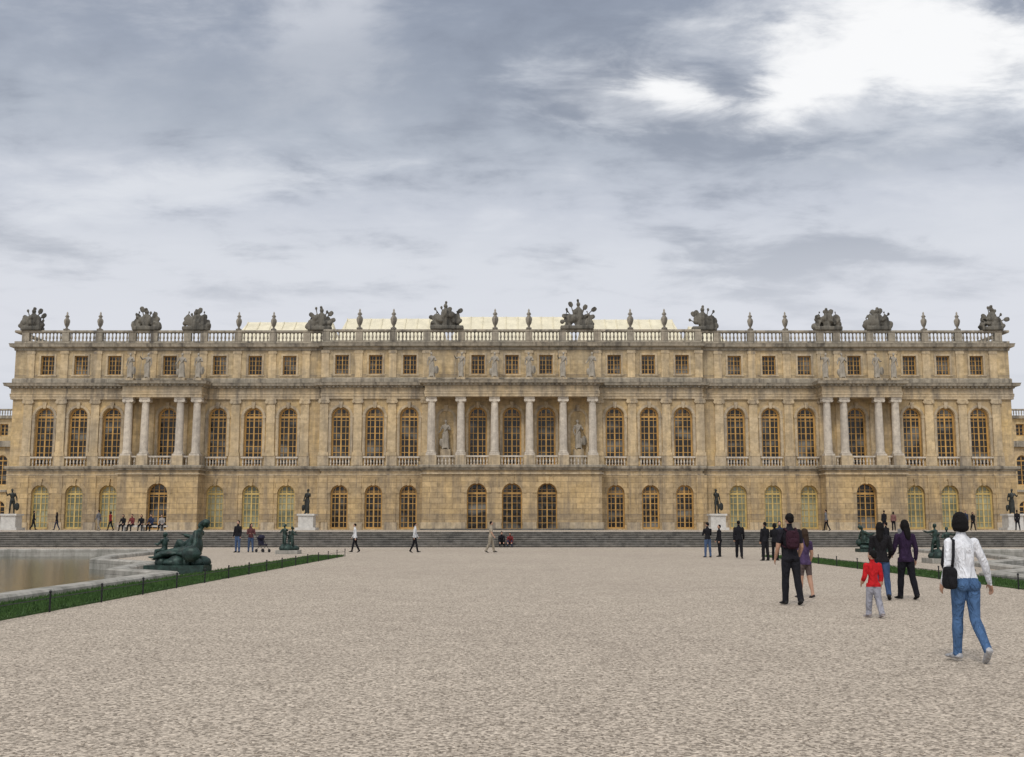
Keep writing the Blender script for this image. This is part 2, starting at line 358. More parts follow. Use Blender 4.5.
mb=MB(); mb.box(-30.7,-26.9,86.0,86.5,TZ+.34,TZ+.45)
for q in(-30.3,-28.9,-27.4): mb.box(q,q+.2,86.05,86.45,TZ,TZ+.34)
mb.obj('stone_bench',[M['pedestal']])
for i,(x,t) in enumerate([(-30.3,BK),(-29.6,(.16,.04,.04)),(-28.9,BK),(-28.1,(.03,.04,.08)),(-27.3,(.3,.28,.26))]):
    person('man' if i%2 else 'woman',x,86.22,TZ,180+random.uniform(-20,20),1.65+.05*(i%2),sit,t,BK,vox=.03,hst='short' if i%2 else 'bob')
person('man',-.75,77.62,0,185,1.7,sitf,BK,BK,vox=.026); person('woman',-.1,77.62,0,172,1.6,sitf,(.16,.03,.03),NV,vox=.026,hst='bob')
s=MB(); 
for sx in(-.22,.22):
    for yy in(-.3,.3): s.tube([(sx-.02,yy,.1),(sx+.02,yy,.1)],[.1,.1],14)
    s.tube([(sx,-.3,.1),(sx,.15,.62),(sx,.42,1.0)],[.014]*3,6); s.tube([(sx,.3,.1),(sx,-.12,.5)],[.014]*2,6)
s.tube([(-.22,.42,1.0),(.22,.42,1.0)],[.018]*2,6,ref=V((0,1,0)))
s.mi=1; s.cbox((0,.02,.42),(.38,.36,.06)); s.cbox((0,.22,.65),(.38,.06,.48),Matrix.Rotation(-.35,3,'X')); s.ell((0,.16,.86),(.2,.2,.14))
s.obj('pushchair',[M['iron'],cloth((.03,.03,.05))],None,False,(-14.2,63.2,0),.9)
# ------------------------------------------------------------------ palace
palace=empty('palace')
W1=-50.4
def wall(mb,y,x0,x1,z0,z1,ops,depth=.45,n=12):
    x=x0; q=lambda a,b,c,d: mb.add([a,b,c,d],[(0,1,2,3)])
    for xc,w,zb,zt,arch in sorted(ops):
        L_,R_=xc-w/2,xc+w/2
        q((x,y,z0),(L_,y,z0),(L_,y,z1),(x,y,z1))
        if zb>z0: q((L_,y,z0),(R_,y,z0),(R_,y,zb),(L_,y,zb))
        out=outline(xc,w,zb,zt,arch,n)
        top=out[1:-1]
        for a,b in zip(top,top[1:]):
            if abs(a[0]-b[0])>1e-6: q((a[0],y,a[1]),(b[0],y,b[1]),(b[0],y,z1),(a[0],y,z1))
        for a,b in zip(out,out[1:]+out[:1]):
            q((a[0],y,a[1]),(b[0],y,b[1]),(b[0],y+depth,b[1]),(a[0],y+depth,a[1]))
        x=R_
    q((x,y,z0),(x1,y,z0),(x1,y,z1),(x,y,z1))
def outline(xc,w,zb,zt,arch,n=12,ins=0):
    r=w/2-ins; L_,R_=xc-r,xc+r; zb2=zb+ins
    if not arch: return [(L_,zb2),(L_,zt-ins),(R_,zt-ins),(R_,zb2)]
    sp=zt-w/2
    return [(L_,zb2)]+[(xc-r*math.cos(math.pi*i/n),sp+r*math.sin(math.pi*i/n)) for i in range(n+1)]+[(R_,zb2)]
def window(fr,gl,y,xc,w,zb,zt,arch,nc,nr,fw=.15,mw=.06,depth=.45):
    yg=y+depth-.03; a=outline(xc,w,zb,zt,arch); 
    gl.add([(p[0],yg,p[1]) for p in a],[tuple(range(len(a)))])
    b=outline(xc,w,zb,zt,arch,ins=fw); n=len(a); yf=yg-.09
    for i in range(n):
        j=(i+1)%n
        fr.add([(a[i][0],yf,a[i][1]),(a[j][0],yf,a[j][1]),(b[j][0],yf,b[j][1]),(b[i][0],yf,b[i][1])],[(0,1,2,3)])
        fr.add([(b[i][0],yf,b[i][1]),(b[j][0],yf,b[j][1]),(b[j][0],yg,b[j][1]),(b[i][0],yg,b[i][1])],[(0,1,2,3)])
    r=w/2-fw*.5; sp=zt-w/2
    for c in range(1,nc):
        dx=-w/2+w*c/nc; m=mw*2.3 if (nc%2==0 and c==nc//2) else mw
        top=(sp+math.sqrt(max(r*r-dx*dx,0))) if arch else zt-fw*.5
        fr.box(xc+dx-m/2,xc+dx+m/2,yg-.06,yg-.005,zb+.02,top)
    for k in range(1,nr):
        z=zb+(zt-zb)*k/nr; hw=(math.sqrt(max(r*r-(z-sp)**2,0)) if arch and z>sp else w/2-fw*.5)
        m=mw
        if hw>.1: fr.box(xc-hw,xc+hw,yg-.05,yg-.008,z-m/2,z+m/2)
    if arch: fr.box(xc-w/2+.02,xc+w/2-.02,yg-.075,yg-.003,sp-.1,sp+.1)
def archring(mb,y,xc,w,zt,r0,r1,out=.09,n=14,keyh=.55,keyw=.34):
    sp=zt-w/2
    P0=[(xc-(w/2+r0)*math.cos(math.pi*i/n),sp+(w/2+r0)*math.sin(math.pi*i/n)) for i in range(n+1)]
    P1=[(xc-(w/2+r1)*math.cos(math.pi*i/n),sp+(w/2+r1)*math.sin(math.pi*i/n)) for i in range(n+1)]
    yo=y-out
    for i in range(n):
        a,b,c,d=P0[i],P0[i+1],P1[i+1],P1[i]
        mb.add([(a[0],yo,a[1]),(b[0],yo,b[1]),(c[0],yo,c[1]),(d[0],yo,d[1])],[(0,1,2,3)])
        mb.add([(d[0],yo,d[1]),(c[0],yo,c[1]),(c[0],y,c[1]),(d[0],y,d[1])],[(0,1,2,3)])
        mb.add([(a[0],yo,a[1]),(b[0],yo,b[1]),(b[0],y,b[1]),(a[0],y,a[1])],[(0,1,2,3)])
    mb.add([(xc-keyw*.35,yo-.1,zt-.08),(xc+keyw*.35,yo-.1,zt-.08),(xc+keyw*.6,yo-.14,zt+keyh),(xc-keyw*.6,yo-.14,zt+keyh),
            (xc-keyw*.35,y,zt-.08),(xc+keyw*.35,y,zt-.08),(xc+keyw*.6,y,zt+keyh),(xc-keyw*.6,y,zt+keyh)],
           [(0,1,2,3),(0,3,7,4),(1,5,6,2),(3,2,6,7),(0,4,5,1)])
def sweep(mb,poly,prof):
    n=len(poly); nr=[]
    for a,b in zip(poly,poly[1:]):
        d=V((b[0]-a[0],b[1]-a[1],0)).normalized(); nr.append(V((d.y,-d.x,0)))
    offs=[]
    for i in range(n):
        if i==0: offs.append(nr[0])
        elif i==n-1: offs.append(nr[-1])
        else: offs.append(nr[i-1]+nr[i])
    vs=[];m=len(prof)
    for i,p in enumerate(poly):
        for o,z in prof: vs.append((p[0]+offs[i].x*o,p[1]+offs[i].y*o,z))
    fs=[]
    for i in range(n-1):
        for k in range(m-1): fs.append((i*m+k,(i+1)*m+k,(i+1)*m+k+1,i*m+k+1))
    mb.add(vs,fs)
def mirror(p): return p+[(-x,y) for x,y in reversed(p)]
CY,SY=107.0,107.7
P_wall=mirror([(W1,140),(W1,110),(-18.95,110),(-18.95,109.4)])
P_proj=mirror([(W1,140),(W1,110),(-38.65,110),(-38.65,SY),(-30.75,SY),(-30.75,110),(-18.95,110),(-18.95,109.4),(-8.75,109.4),(-8.75,CY)])
bays_in=[0,3.42]; bays_c=[10.3,13.75,17.15]; bays_m=[22.55,26.05,29.65]; bays_p=[34.7]; bays_e=[40.3,43.7,47.1]
allb=bays_in+bays_c+bays_m+bays_p+bays_e
sgn=lambda L_: sorted(set([x for x in L_]+[-x for x in L_]))
yw=lambda x: 109.4 if abs(x)<18.95 else 110.0
wG,wW,wA,tr,co,pil,mar,fr,fr2,gl,sh=[MB() for _ in range(11)]
segs=[(W1,-18.95),(-18.95,18.95),(18.95,-W1)]
Z0=TZ-.05
for a,b in segs:
    y=yw((a+b)/2)
    inseg=lambda L_:[x for x in sgn(L_) if a<x<b]
    gops=[(x,1.75,TZ+.12,5.5,True) for x in inseg(bays_c+bays_m+bays_e)]
    wall(wG,y-.12,a,b,Z0,7.0,gops)
    fops=[(x,1.85,7.45,13.25,True) for x in inseg(allb)]
    wall(wW,y,a,b,7.0,14.5,fops)
    aops=[(x,1.35,16.62,18.55,False) for x in inseg(allb)]
    wall(wA,y,a,b,14.5,19.5,aops,depth=.35)
    for o in gops:
        c=abs(o[0])<19
        window(fr if c else fr2,gl if c else sh,y-.12,*o,4,7); archring(wG,y-.12,o[0],o[1],o[3],.0,.42,.05,keyh=.6)
    for o in fops: window(fr,gl,y,*o,4,9); archring(tr,y,o[0],o[1],o[3],.06,.3)
    for o in aops:
        window(fr,gl,y,*o,4,4,.08,.04,.35)
        x,w,zb,zt,_=o
        for bx in((x-w/2-.2,x-w/2-.01,zb-.01,zt+.01),(x+w/2+.01,x+w/2+.2,zb-.01,zt+.01),(x-w/2-.2,x+w/2+.2,zt+.01,zt+.2),(x-w/2-.28,x+w/2+.28,zb-.17,zb-.012)): tr.box(bx[0],bx[1],y-.07,y+.02,bx[2],bx[3])
for s in(-1,1):
    for mb,o,z0,z1 in((wG,.12,Z0,7.0),(wW,0,7.0,14.5),(wA,0,14.5,19.5)):
        x=s*(18.95); mb.add([(x,109.4-o,z0),(x,110-o,z0),(x,110-o,z1),(x,109.4-o,z1)],[(0,1,2,3)])
        x=s*-W1; mb.add([(x,110-o,z0),(x,142,z0),(x,142,z1),(x,110-o,z1)],[(0,1,2,3)])
def proj(xc,hw,y,yb,ops):
    wall(wG,y,xc-hw,xc+hw,Z0,7.0,ops,depth=.7)
    for x in(xc-hw,xc+hw): wG.add([(x,y,Z0),(x,yb,Z0),(x,yb,7.0),(x,y,7.0)],[(0,1,2,3)])
    for o in ops: archring(wG,y,o[0],o[1],o[3],0,.45,.05,keyh=.65); window(fr,gl,y,*o,4,7,depth=.7,fw=.11,mw=.045)
    tr.box(xc-hw+.1,xc+hw-.1,y+.1,yb+.3,7.05,7.33)
proj(0,8.75,CY,109.3,[(x,1.95,TZ+.05,5.6,True) for x in(-3.42,0,3.42)])
for s in(-1,1): proj(s*34.7,3.95,SY,109.9,[(s*34.7,2.0,TZ+.05,5.6,True)])
for x0,x1,y,ops in [(W1,-38.65,109.88,[-x for x in bays_e]),(38.65,-W1,109.88,bays_e),(-30.75,-18.97,109.88,[-x for x in bays_m]),(18.97,30.75,109.88,bays_m),
                (-18.9,-8.77,109.28,[-x for x in bays_c]),(8.77,18.9,109.28,bays_c),(-8.85,8.85,CY,[-3.42,0,3.42]),(-38.7,-30.7,SY,[-34.7]),(30.7,38.7,SY,[34.7])]:
    x=x0
    for xc in sorted(ops)+[None]:
        e=(xc-1.08) if xc is not None else x1
        if e>x+.1: tr.box(x,e,y-.1,y+.01,Z0,TZ+.75)
        if xc is not None: x=xc+1.08
sweep(tr,P_proj,[(-.05,6.45),(.16,6.45),(.16,6.6),(-.05,6.62)])
sweep(co,P_proj,[(-.05,6.88),(.14,6.88),(.18,7.02),(.36,7.1),(.40,7.3),(.34,7.36),(-.25,7.38)])
ENT=[(-.05,14.1),(.20,14.1),(.20,14.34),(.25,14.36),(.25,14.6),(.30,14.63),(.18,14.7),(.18,15.15),(.30,15.2),(.34,15.32),(.70,15.42),(.74,15.6),(.80,15.72),(-.3,15.78)]
P_ent=mirror([(W1,140),(W1,110),(-38.45,110),(-38.45,SY+.35),(-30.95,SY+.35),(-30.95,110),(-18.95,110),(-18.95,109.4),(-8.4,109.4),(-8.4,CY+.35)])
sweep(co,P_ent,ENT[7:]); sweep(tr,P_ent,ENT[:8])
tr.box(-8.35,8.35,CY+.2,109.5,14.13,15.74)
for s in(-1,1): tr.box(s*34.7-3.7,s*34.7+3.7,SY+.2,110.1,14.13,15.74)
for a,b in zip(P_ent,P_ent[1:]):
    if abs(a[1]-b[1])<1e-6:
        n=int((b[0]-a[0])/.42)
        for i in range(n):
            x=a[0]+(i+.5)*(b[0]-a[0])/n; co.box(x-.11,x+.11,a[1]-.52,a[1]-.2,15.22,15.38)
sweep(co,P_wall,[(-.05,15.74),(.16,15.74),(.16,16.15),(.09,16.25),(-.05,16.25)])
sweep(co,P_wall,[(-.05,19.1),(.10,19.1),(.13,19.3),(.25,19.36),(.46,19.44),(.50,19.66),(.55,19.78),(-.3,19.82)])
def pilx():
    g=[]
    for L_ in(bays_c,bays_m,bays_e):
        m=[(p+q)/2 for p,q in zip(L_,L_[1:])]; g+= [L_[0]-1.68]+m+[L_[-1]+1.68]
    return g
def ionic(mb,x,y,z,w,d):
    mb.box(x-w*.62,x+w*.62,y-d*.1-.06,y+d,z+.34,z+.48)
    for s in(-1,1): mb.tube([(x+s*w*.5,y-.10,z+.2),(x+s*w*.5,y+d,z+.2)],[.17,.17],10,ref=V((1,0,0)))
    mb.box(x-w*.5,x+w*.5,y-.05,y+d*.98,z+.02,z+.33)
px=pilx()
for X in sgn(px):
    y=yw(X)
    pil.box(X-.42,X+.42,y-.16,y+.02,8.75,13.62); pil.box(X-.5,X+.5,y-.24,y+.02,8.38,8.75); ionic(tr,X,y-.2,13.62,.84,.2)
    tr.box(X-.55,X+.55,y-.2,y+.02,7.4,8.38)
    pil.box(X-.38,X+.38,y-.1,y+.02,16.27,19.08); tr.box(X-.44,X+.44,y-.14,y+.02,18.75,19.0)
    wG.box(X-.5,X+.5,y-.2,y-.1,TZ+.78,6.44)
exx=[1.71,5.1,33.0,36.4]
for X in sgn(exx):
    y=yw(X)
    pil.box(X-.36,X+.36,y-.12,y+.02,7.4,13.62); pil.box(X-.36,X+.36,y-.1,y+.02,16.27,19.08); tr.box(X-.44,X+.44,y-.14,y+.02,18.75,19.0)
for X in sgn(allb):
    y=yw(X)
    for s in(-1,1):
        tr.box(X+s*1.08-.13,X+s*1.08+.13,y-.075,y+.01,8.4,12.2); tr.box(X+s*1.10-.17,X+s*1.10+.17,y-.11,y+.012,12.2,12.42)
def column(mb,x,y):
    mb.box(x-.5,x+.5,y-.5,y+.5,8.32,8.5)
    mb.lathe(x,y,[(.5,8.5),(.52,8.56),(.5,8.62),(.44,8.66),(.46,8.72),(.41,8.8),(.40,10.2),(.385,11.6),(.345,13.5),(.38,13.56),(.35,13.62)],18)
    mb.box(x-.52,x+.52,y-.46,y+.46,13.95,14.11)
    for s in(-1,1): mb.tube([(x+s*.38,y-.42,13.78),(x+s*.38,y+.42,13.78)],[.17,.17],12,ref=V((1,0,0)))
    mb.box(x-.38,x+.38,y-.38,y+.38,13.62,13.95)
cols=[(x,CY+.75) for x in sgn([1.72,5.05,7.95])]+[(s*34.7+d,SY+.7) for s in(-1,1) for d in(-3.4,-1.73,1.73,3.4)]
for x,y in cols: column(mar,x,y); tr.box(x-.56,x+.56,y-.56,y+.5,7.37,8.32)
bal=MB()
def balus(x,y,z,h,r=.1):
    bal.lathe(x,y,[(r*.8,z),(r*.8,z+h*.1),(r*.45,z+h*.18),(r,z+h*.42),(r*.5,z+h*.72),(r*.4,z+h*.86),(r*.8,z+h*.92),(r*.8,z+h)],8)
def brun(x0,x1,y,z,h,sp=.34):
    n=max(1,int((x1-x0)/sp))
    for i in range(n): balus(x0+(i+.5)*(x1-x0)/n,y,z,h,.095)
for X in sgn(allb):
    if abs(X) in(3.42,) or X==0: continue
    if abs(abs(X)-34.7)<.1: continue
    y=yw(X)-.14; brun(X-1.05,X+1.05,y,7.42,.74,.3); bal.box(X-1.1,X+1.1,y-.13,y+.1,8.16,8.32)
def balfront(xs,y):
    for a,b in zip(xs,xs[1:]):
        if b-a>1.4: brun(a+.57,b-.57,y,7.42,.74,.3); bal.box(a+.565,b-.565,y-.12,y+.12,8.16,8.31)
balfront(sgn([1.72,5.05,7.95]),CY+.6)
for s in(-1,1): balfront([s*34.7+d for d in(-3.4,-1.73,1.73,3.4)],SY+.55)
rb=MB()
sweep(rb,P_wall,[(-.30,19.8),(.14,19.8),(.14,20.05),(-.30,20.05)]); 
sweep(rb,P_wall,[(-.22,20.93),(.12,20.93),(.17,21.02),(.14,21.18),(-.26,21.2),(-.22,20.93)])
ped=sgn([p for p in px if abs(p-48.78)>.1]+exx)+[W1+.95,-W1-.95]
ped=sorted(ped)
for X in ped: rb.box(X-.36,X+.36,yw(X)-.16,yw(X)+.34,20.06,20.92)
for a,b in zip(ped,ped[1:]):
    if b-a<1: continue
    n=max(1,int((b-a-.76)/.36))
    for i in range(n):
        x=a+.38+(i+.5)*(b-a-.76)/n; rb.lathe(x,yw(x)+.08,[(.10,20.05),(.10,20.13),(.06,20.22),(.12,20.42),(.06,20.7),(.06,20.8),(.10,20.86),(.10,20.94)],8)
rf=MB(); rf.box(W1+.4,-W1-.4,110.6,141.5,19.3,19.75)
rl=MB(); 
rl.add([(W1+2,114,19.76),(-W1-2,114,19.76),(-W1-6,126,21.6),(W1+6,126,21.6),(W1+2,140,19.76),(-W1-2,140,19.76)],[(0,1,2,3),(3,2,5,4),(0,3,4),(1,5,2)])
rp=MB()
for a,b,h in((-34,-30,1.6),(-30,-19,3.7),(-19,-7,4.1),(-6.6,6.6,4.3),(7,18.5,4.0),(18.7,23,3.2)):
    c=.8; rp.add([(a,115,20.6),(b,115,20.6),(b-c,119.5,20.1+h),(a+c,119.5,20.1+h),(a,124,20.6),(b,124,20.6),(a,115,19.76),(b,115,19.76)],[(0,1,2,3),(3,2,5,4),(0,3,4),(1,5,2),(6,7,1,0)])
    n=int((b-a)/1.4)
    for i in range(n+1):
        x=a+c+i*(b-a-2*c)/max(n,1); rp.tube([(x,115.05,20.62),(x,119.4,20.12+h)],[.045]*2,5)
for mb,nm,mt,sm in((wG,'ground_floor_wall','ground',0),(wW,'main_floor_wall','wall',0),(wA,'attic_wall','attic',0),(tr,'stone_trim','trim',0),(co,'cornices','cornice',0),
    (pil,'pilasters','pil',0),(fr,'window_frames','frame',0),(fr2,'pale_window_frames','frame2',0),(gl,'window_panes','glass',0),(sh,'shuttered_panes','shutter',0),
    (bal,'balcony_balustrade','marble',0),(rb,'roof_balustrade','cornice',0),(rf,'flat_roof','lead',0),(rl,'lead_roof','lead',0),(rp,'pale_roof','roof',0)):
    mb.obj(nm,[M[mt]],palace,bool(sm))
mar.obj('columns',[M['marble']],palace,False)
spear=lambda b,T,h:b.tube([T(.2,.12,-.45),T(.2,.12,.5)],[.012,.012],6)
shield=lambda b,T,h:b.ell(T(-.17,.06,-.25),(.10,.03,.17))
urnx=lambda b,T,h:b.ell(T(.16,.04,-.3),(.06,.06,.14))
stat=[figure(2.35,dict(legL=(2,5,3,0),legR=(14,6,20,8),armL=(10,25,80,-20),armR=(-5,20,30,0),side=4,head=(20,0)),dict(robe=1.0,extra=[shield]),.035,True),
      figure(2.35,dict(legL=(12,5,18,5),legR=(0,5,2,0),armL=(0,15,20,0),armR=(60,30,60,10),side=-4,head=(-25,5)),dict(robe=.9,extra=[spear]),.035,True),
      figure(2.35,dict(legL=(3,6,3,0),legR=(10,6,12,0),armL=(20,20,95,-40),armR=(0,25,50,20),head=(10,-5)),dict(robe=1.1,extra=[urnx]),.035,True)]
smesh=[m.mesh('statue_mesh',[M['statue']],True) for m in stat]
k=0
def stt(x,y,z,sc_=1,dk=0):
    global k
    place('facade_statue',smesh[k%3],(x,y,z),math.pi+random.uniform(-.3,.3),palace,sc_); k+=1
pl=MB()
for x,y in cols:
    pl.box(x-.42,x+.42,y-.42,y+.42,15.78,16.05); stt(x,y,16.05,1.08)
for s in(-1,1):
    X=s*6.6; pl.box(X-.5,X+.5,108.6,109.38,8.0,9.0); pl.box(X-.62,X+.62,108.5,109.39,7.4,8.0); stt(X,108.95,9.0,1.25)
    archring(pl,109.4,X,1.5,12.9,0,.25,.1); pl.box(X-1.0,X-.75,109.28,109.41,8.2,12.15); pl.box(X+.75,X+1.0,109.28,109.41,8.2,12.15)
pl.obj('statue_plinths',[M['trim']],palace)
capt=figure(1.9,dict(legL=(95,12,70,0),legR=(75,20,95,0),armL=(-20,30,60,0),armR=(40,30,70,0),lean=15,head=(20,15)),dict(loose=.02),.05,True)
def trophy(seed,w,hh,mode):
    rd=random.Random(seed); b=MB()
    b.box(-w*.46,w*.46,-.45,.45,0,.35)
    for i in range(18):
        x=rd.uniform(-w*.46,w*.46); z=.35+rd.uniform(0,1)*max(0,1-abs(x)/(w*.55))*hh*.5
        b.ell((x,rd.uniform(-.25,.2),z),(rd.uniform(.16,.36),.28,rd.uniform(.16,.42)),rot=Matrix.Rotation(rd.uniform(-1,1),3,'Y'),e=rd.choice((1,.7)))
    ox=rd.uniform(-.15,.15)
    b.tube([(ox,0,.4),(ox,0,hh*.42),(ox,0,hh*.60),(ox,0,hh*.72)],[(.36,.28),(.46,.32),(.44,.27),(.13,.13)],12); b.ell((ox,0,hh*.80),(.2,.25,.22)); b.ell((ox+.05,.05,hh*.92),(.13,.28,.15))
    for s in(-1,1):
        b.ell((s*w*.24,-.25,.35+hh*.24),(.42,.12,.52),rot=Matrix.Rotation(s*rd.uniform(.2,.7),3,'Y'))
        for q in range(3):
            a=s*(.28+.34*q+rd.uniform(-.1,.1)); L_=hh*rd.uniform(.62,.86)*(1-.12*q); p=V((ox+math.sin(a)*L_,.1,.3+math.cos(a)*L_))
            b.tube([(s*.1,.1,.5),p],[.08,.06],6)
            kind=rd.random()
            if kind<.5: b.ell(p-V((0,0,.1)),(.24,.08,.30),rot=Matrix.Rotation(a*1.3,3,'Y'),e=.8)
            else: b.ell(p,(.13,.1,.17))
    if mode:
        for s in(-1,1):
            cA=np.array(capt.v); an=s*.9; c_,s_=math.cos(an),math.sin(an)
            vs=[((x*c_-y*s_)+s*w*.33,(x*s_+y*c_)*.7-.1,z*1.05+.3) for x,y,z in cA]; b.add(vs,capt.f)
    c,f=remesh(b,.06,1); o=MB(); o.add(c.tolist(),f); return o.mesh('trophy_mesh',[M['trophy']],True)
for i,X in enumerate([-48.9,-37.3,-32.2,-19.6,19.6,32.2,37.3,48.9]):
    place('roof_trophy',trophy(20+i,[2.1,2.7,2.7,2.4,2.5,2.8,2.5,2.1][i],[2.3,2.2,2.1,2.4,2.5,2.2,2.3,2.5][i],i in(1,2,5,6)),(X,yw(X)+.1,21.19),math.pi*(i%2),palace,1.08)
for i,X in enumerate([-6.6,6.6]): place('roof_trophy',trophy(40+i,3.5,2.9+.2*i,1),(X,109.5,21.19),math.pi*i,palace,1.05)
um=MB(); um.box(-.26,.26,-.26,.26,0,.16); um.lathe(0,0,[(.2,.16),(.1,.3),(.12,.38),(.24,.6),(.32,.95),(.30,1.15),(.18,1.3),(.14,1.42),(.24,1.5),(.2,1.58),(.08,1.75),(.10,1.9),(.02,2.05)],12)
ume=um.mesh('urn_mesh',[M['statue']],True)
for X in sgn([1.71,12.0,15.45,24.3,27.85,42.0,45.4]): place('roof_urn',ume,(X,yw(X)+.09,21.19),0,palace,.95 if abs(X)>20 else 1.05)
# ------------------------------------------------------------------ set-back wings
for s,nm in((-1,'palace_wing'),(1,'palace_wing')):
    e=empty(nm); a,g,f,c=MB(),MB(),MB(),MB(); Y=185; xs=[s*(58+4*i) for i in range(26)]
    lo,hi=min(xs)-2.2,max(xs)+2.2
    wall(a,Y,lo,hi,Z0,7.2,[(x,1.8,TZ+.1,5.5,True) for x in xs]); wall(a,Y,lo,hi,7.2,15,[(x,1.8,8.2,13.2,True) for x in xs]); wall(a,Y,lo,hi,15,19.5,[(x,1.4,16.5,18.5,False) for x in xs])
    for x in xs:
        window(f,g,Y,x,1.8,TZ+.1,5.5,True,2,5); window(f,g,Y,x,1.8,8.2,13.2,True,2,6); window(f,g,Y,x,1.4,16.5,18.5,False,2,3)
        a.box(x+1.6,x+2.4,Y-.2,Y,7.5,14.1)
    for z,o,h in((7.0,.35,.4),(14.6,.6,1.0),(19.4,.5,.5),(20.8,.2,.25)): c.box(lo-.2,hi+.2,Y-o,Y+.5,z,z+h)
    for i in range(int((hi-lo)/.45)): c.lathe(lo+i*.45,Y,[(.1,19.9),(.06,20.1),(.12,20.3),(.07,20.8)],6)
    a.box(lo,hi,Y+.6,Y+20,Z0,19.3)
    a.obj('walls',[M['wall']],e); g.obj('panes',[M['glass']],e); f.obj('frames',[M['frame']],e); c.obj('cornices',[M['cornice']],e)
# ------------------------------------------------------------------ ground, steps, terrace
def gravelmat(name,a,b_):
    m,nt,b=newmat(name); co=N(nt,'ShaderNodeTexCoord').outputs['Object']
    v1=N(nt,'ShaderNodeTexVoronoi'); nt.links.new(co,v1.inputs['Vector']); v1.inputs['Scale'].default_value=42
    sp=N(nt,'ShaderNodeSeparateColor'); nt.links.new(v1.outputs['Color'],sp.inputs[0])
    big=noise(nt,co,.10,3,.6); mid=noise(nt,co,1.1,4,.7); grit=noise(nt,co,20,3,.8)
    col=mixc(nt,mapr(nt,big,.35,.65),a,b_)
    col=mixc(nt,1,col,mixc(nt,sp.outputs[0],(.40,.385,.37),(1.58,1.58,1.58)),'MULTIPLY')
    col=mixc(nt,1,col,mixc(nt,mapr(nt,grit,.3,.7),(.70,.69,.68),(1.30,1.30,1.30)),'MULTIPLY')
    col=mixc(nt,1,col,mixc(nt,mapr(nt,mid,.3,.7),(.91,.905,.90),(1.07,1.07,1.07)),'MULTIPLY')
    nt.links.new(col,b.inputs['Base Color']); b.inputs['Roughness'].default_value=.95; b.inputs['Specular IOR Level'].default_value=.2
    hh=math_(nt,'ADD',math_(nt,'MULTIPLY',v1.outputs['Distance'],-1.0),math_(nt,'MULTIPLY',grit,.5))
    bump(nt,b,hh,.45,.014); return m
GR=gravelmat('gravel',(.425,.368,.298),(.39,.335,.272))
poolL=[(-75,14),(-10.5,14),(-10.5,33),(-13,35.5),(-14,42),(-17.5,46),(-19,52),(-19.8,64),(-75,64)]
poolR=[(4-x,y) for x,y in poolL]
def offset(poly,d):
    n=len(poly);o=[]
    area=sum(poly[i][0]*poly[(i+1)%n][1]-poly[(i+1)%n][0]*poly[i][1] for i in range(n)); sg=1 if area>0 else -1
    for i in range(n):
        p0,p1,p2=V(poly[i-1]),V(poly[i]),V(poly[(i+1)%n]); e1=(p1-p0).normalized();e2=(p2-p1).normalized()
        n1=V((e1.y,-e1.x))*sg;n2=V((e2.y,-e2.x))*sg; m=(n1+n2); m=m/max(m.length_squared,.5)*2*d; o.append(tuple(p1+m))
    return o
g=MB(); G_=4000; YS=77.4
outer=[(-G_,-G_),(G_,-G_),(G_,YS+3),(-G_,YS+3)]
holes=[offset(poolL,.3),offset(poolR,.3)]
polys=[outer]+holes; flat=[p for q in polys for p in q]
tri=geometry.tessellate_polygon([[V((p[0],p[1],0)) for p in q] for q in polys])
g.add([(p[0],p[1],0) for p in flat],[tuple(t) for t in tri]); 
gm=g.obj('gravel_ground',[GR])
import bmesh
bm=bmesh.new(); bm.from_mesh(gm.data)
for f in bm.faces:
    f.normal_update()
    if f.normal.z<0: f.normal_flip()
bm.to_mesh(gm.data); bm.free()
t=MB(); t.add([(-G_,YS+2.4,TZ-.004),(G_,YS+2.4,TZ-.004),(G_,G_,TZ-.004),(-G_,G_,TZ-.004)],[(0,1,2,3)]); t.obj('terrace_gravel',[GR])
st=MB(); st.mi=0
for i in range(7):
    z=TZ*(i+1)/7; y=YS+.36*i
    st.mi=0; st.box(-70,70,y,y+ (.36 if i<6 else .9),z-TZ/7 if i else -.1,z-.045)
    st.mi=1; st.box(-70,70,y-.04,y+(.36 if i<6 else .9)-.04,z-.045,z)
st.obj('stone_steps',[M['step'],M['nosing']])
for s in(-1,1):
    w=MB(); w.box(min(s*70,s*300),max(s*70,s*300),YS-.2,YS+2.5,-.1,TZ+.3); w.obj('retaining_wall',[M['step']])
kb=MB(); kb.box(-8.8,8.8,105.9,106.9,TZ,TZ+.14); kb.obj('entrance_step',[M['step']])
wm,nt,b=newmat('basin_water'); cc=N(nt,'ShaderNodeTexCoord').outputs['Object']
nn_=noise(nt,scalev(nt,cc,(1,.6,1)),2.2,4,.6); b.inputs['Base Color'].default_value=(.055,.055,.028,1); b.inputs['Roughness'].default_value=.10; b.inputs['IOR'].default_value=1.33
bump(nt,b,nn_,.6,.035)
for poly in(poolL,poolR):
    e=empty('water_basin'); w=MB(); w.add([(p[0],p[1],-.25) for p in poly],[tuple(range(len(poly)))]); w.obj('water',[wm],e)
    r=MB(); o0=offset(poly,.55); i0=offset(poly,0.0); o1=offset(poly,.49); i1=offset(poly,.08); n=len(poly)
    rings=[(i0,-.6),(i0,.13),(i1,.18),(o1,.18),(o0,.13),(o0,-.2)]
    for (A,za),(B,zb) in zip(rings,rings[1:]):
        for i in range(n):
            j=(i+1)%n; r.add([(*A[i],za),(*A[j],za),(*B[j],zb),(*B[i],zb)],[(0,1,2,3)])
    r.obj('basin_rim',[M['rim']],e)
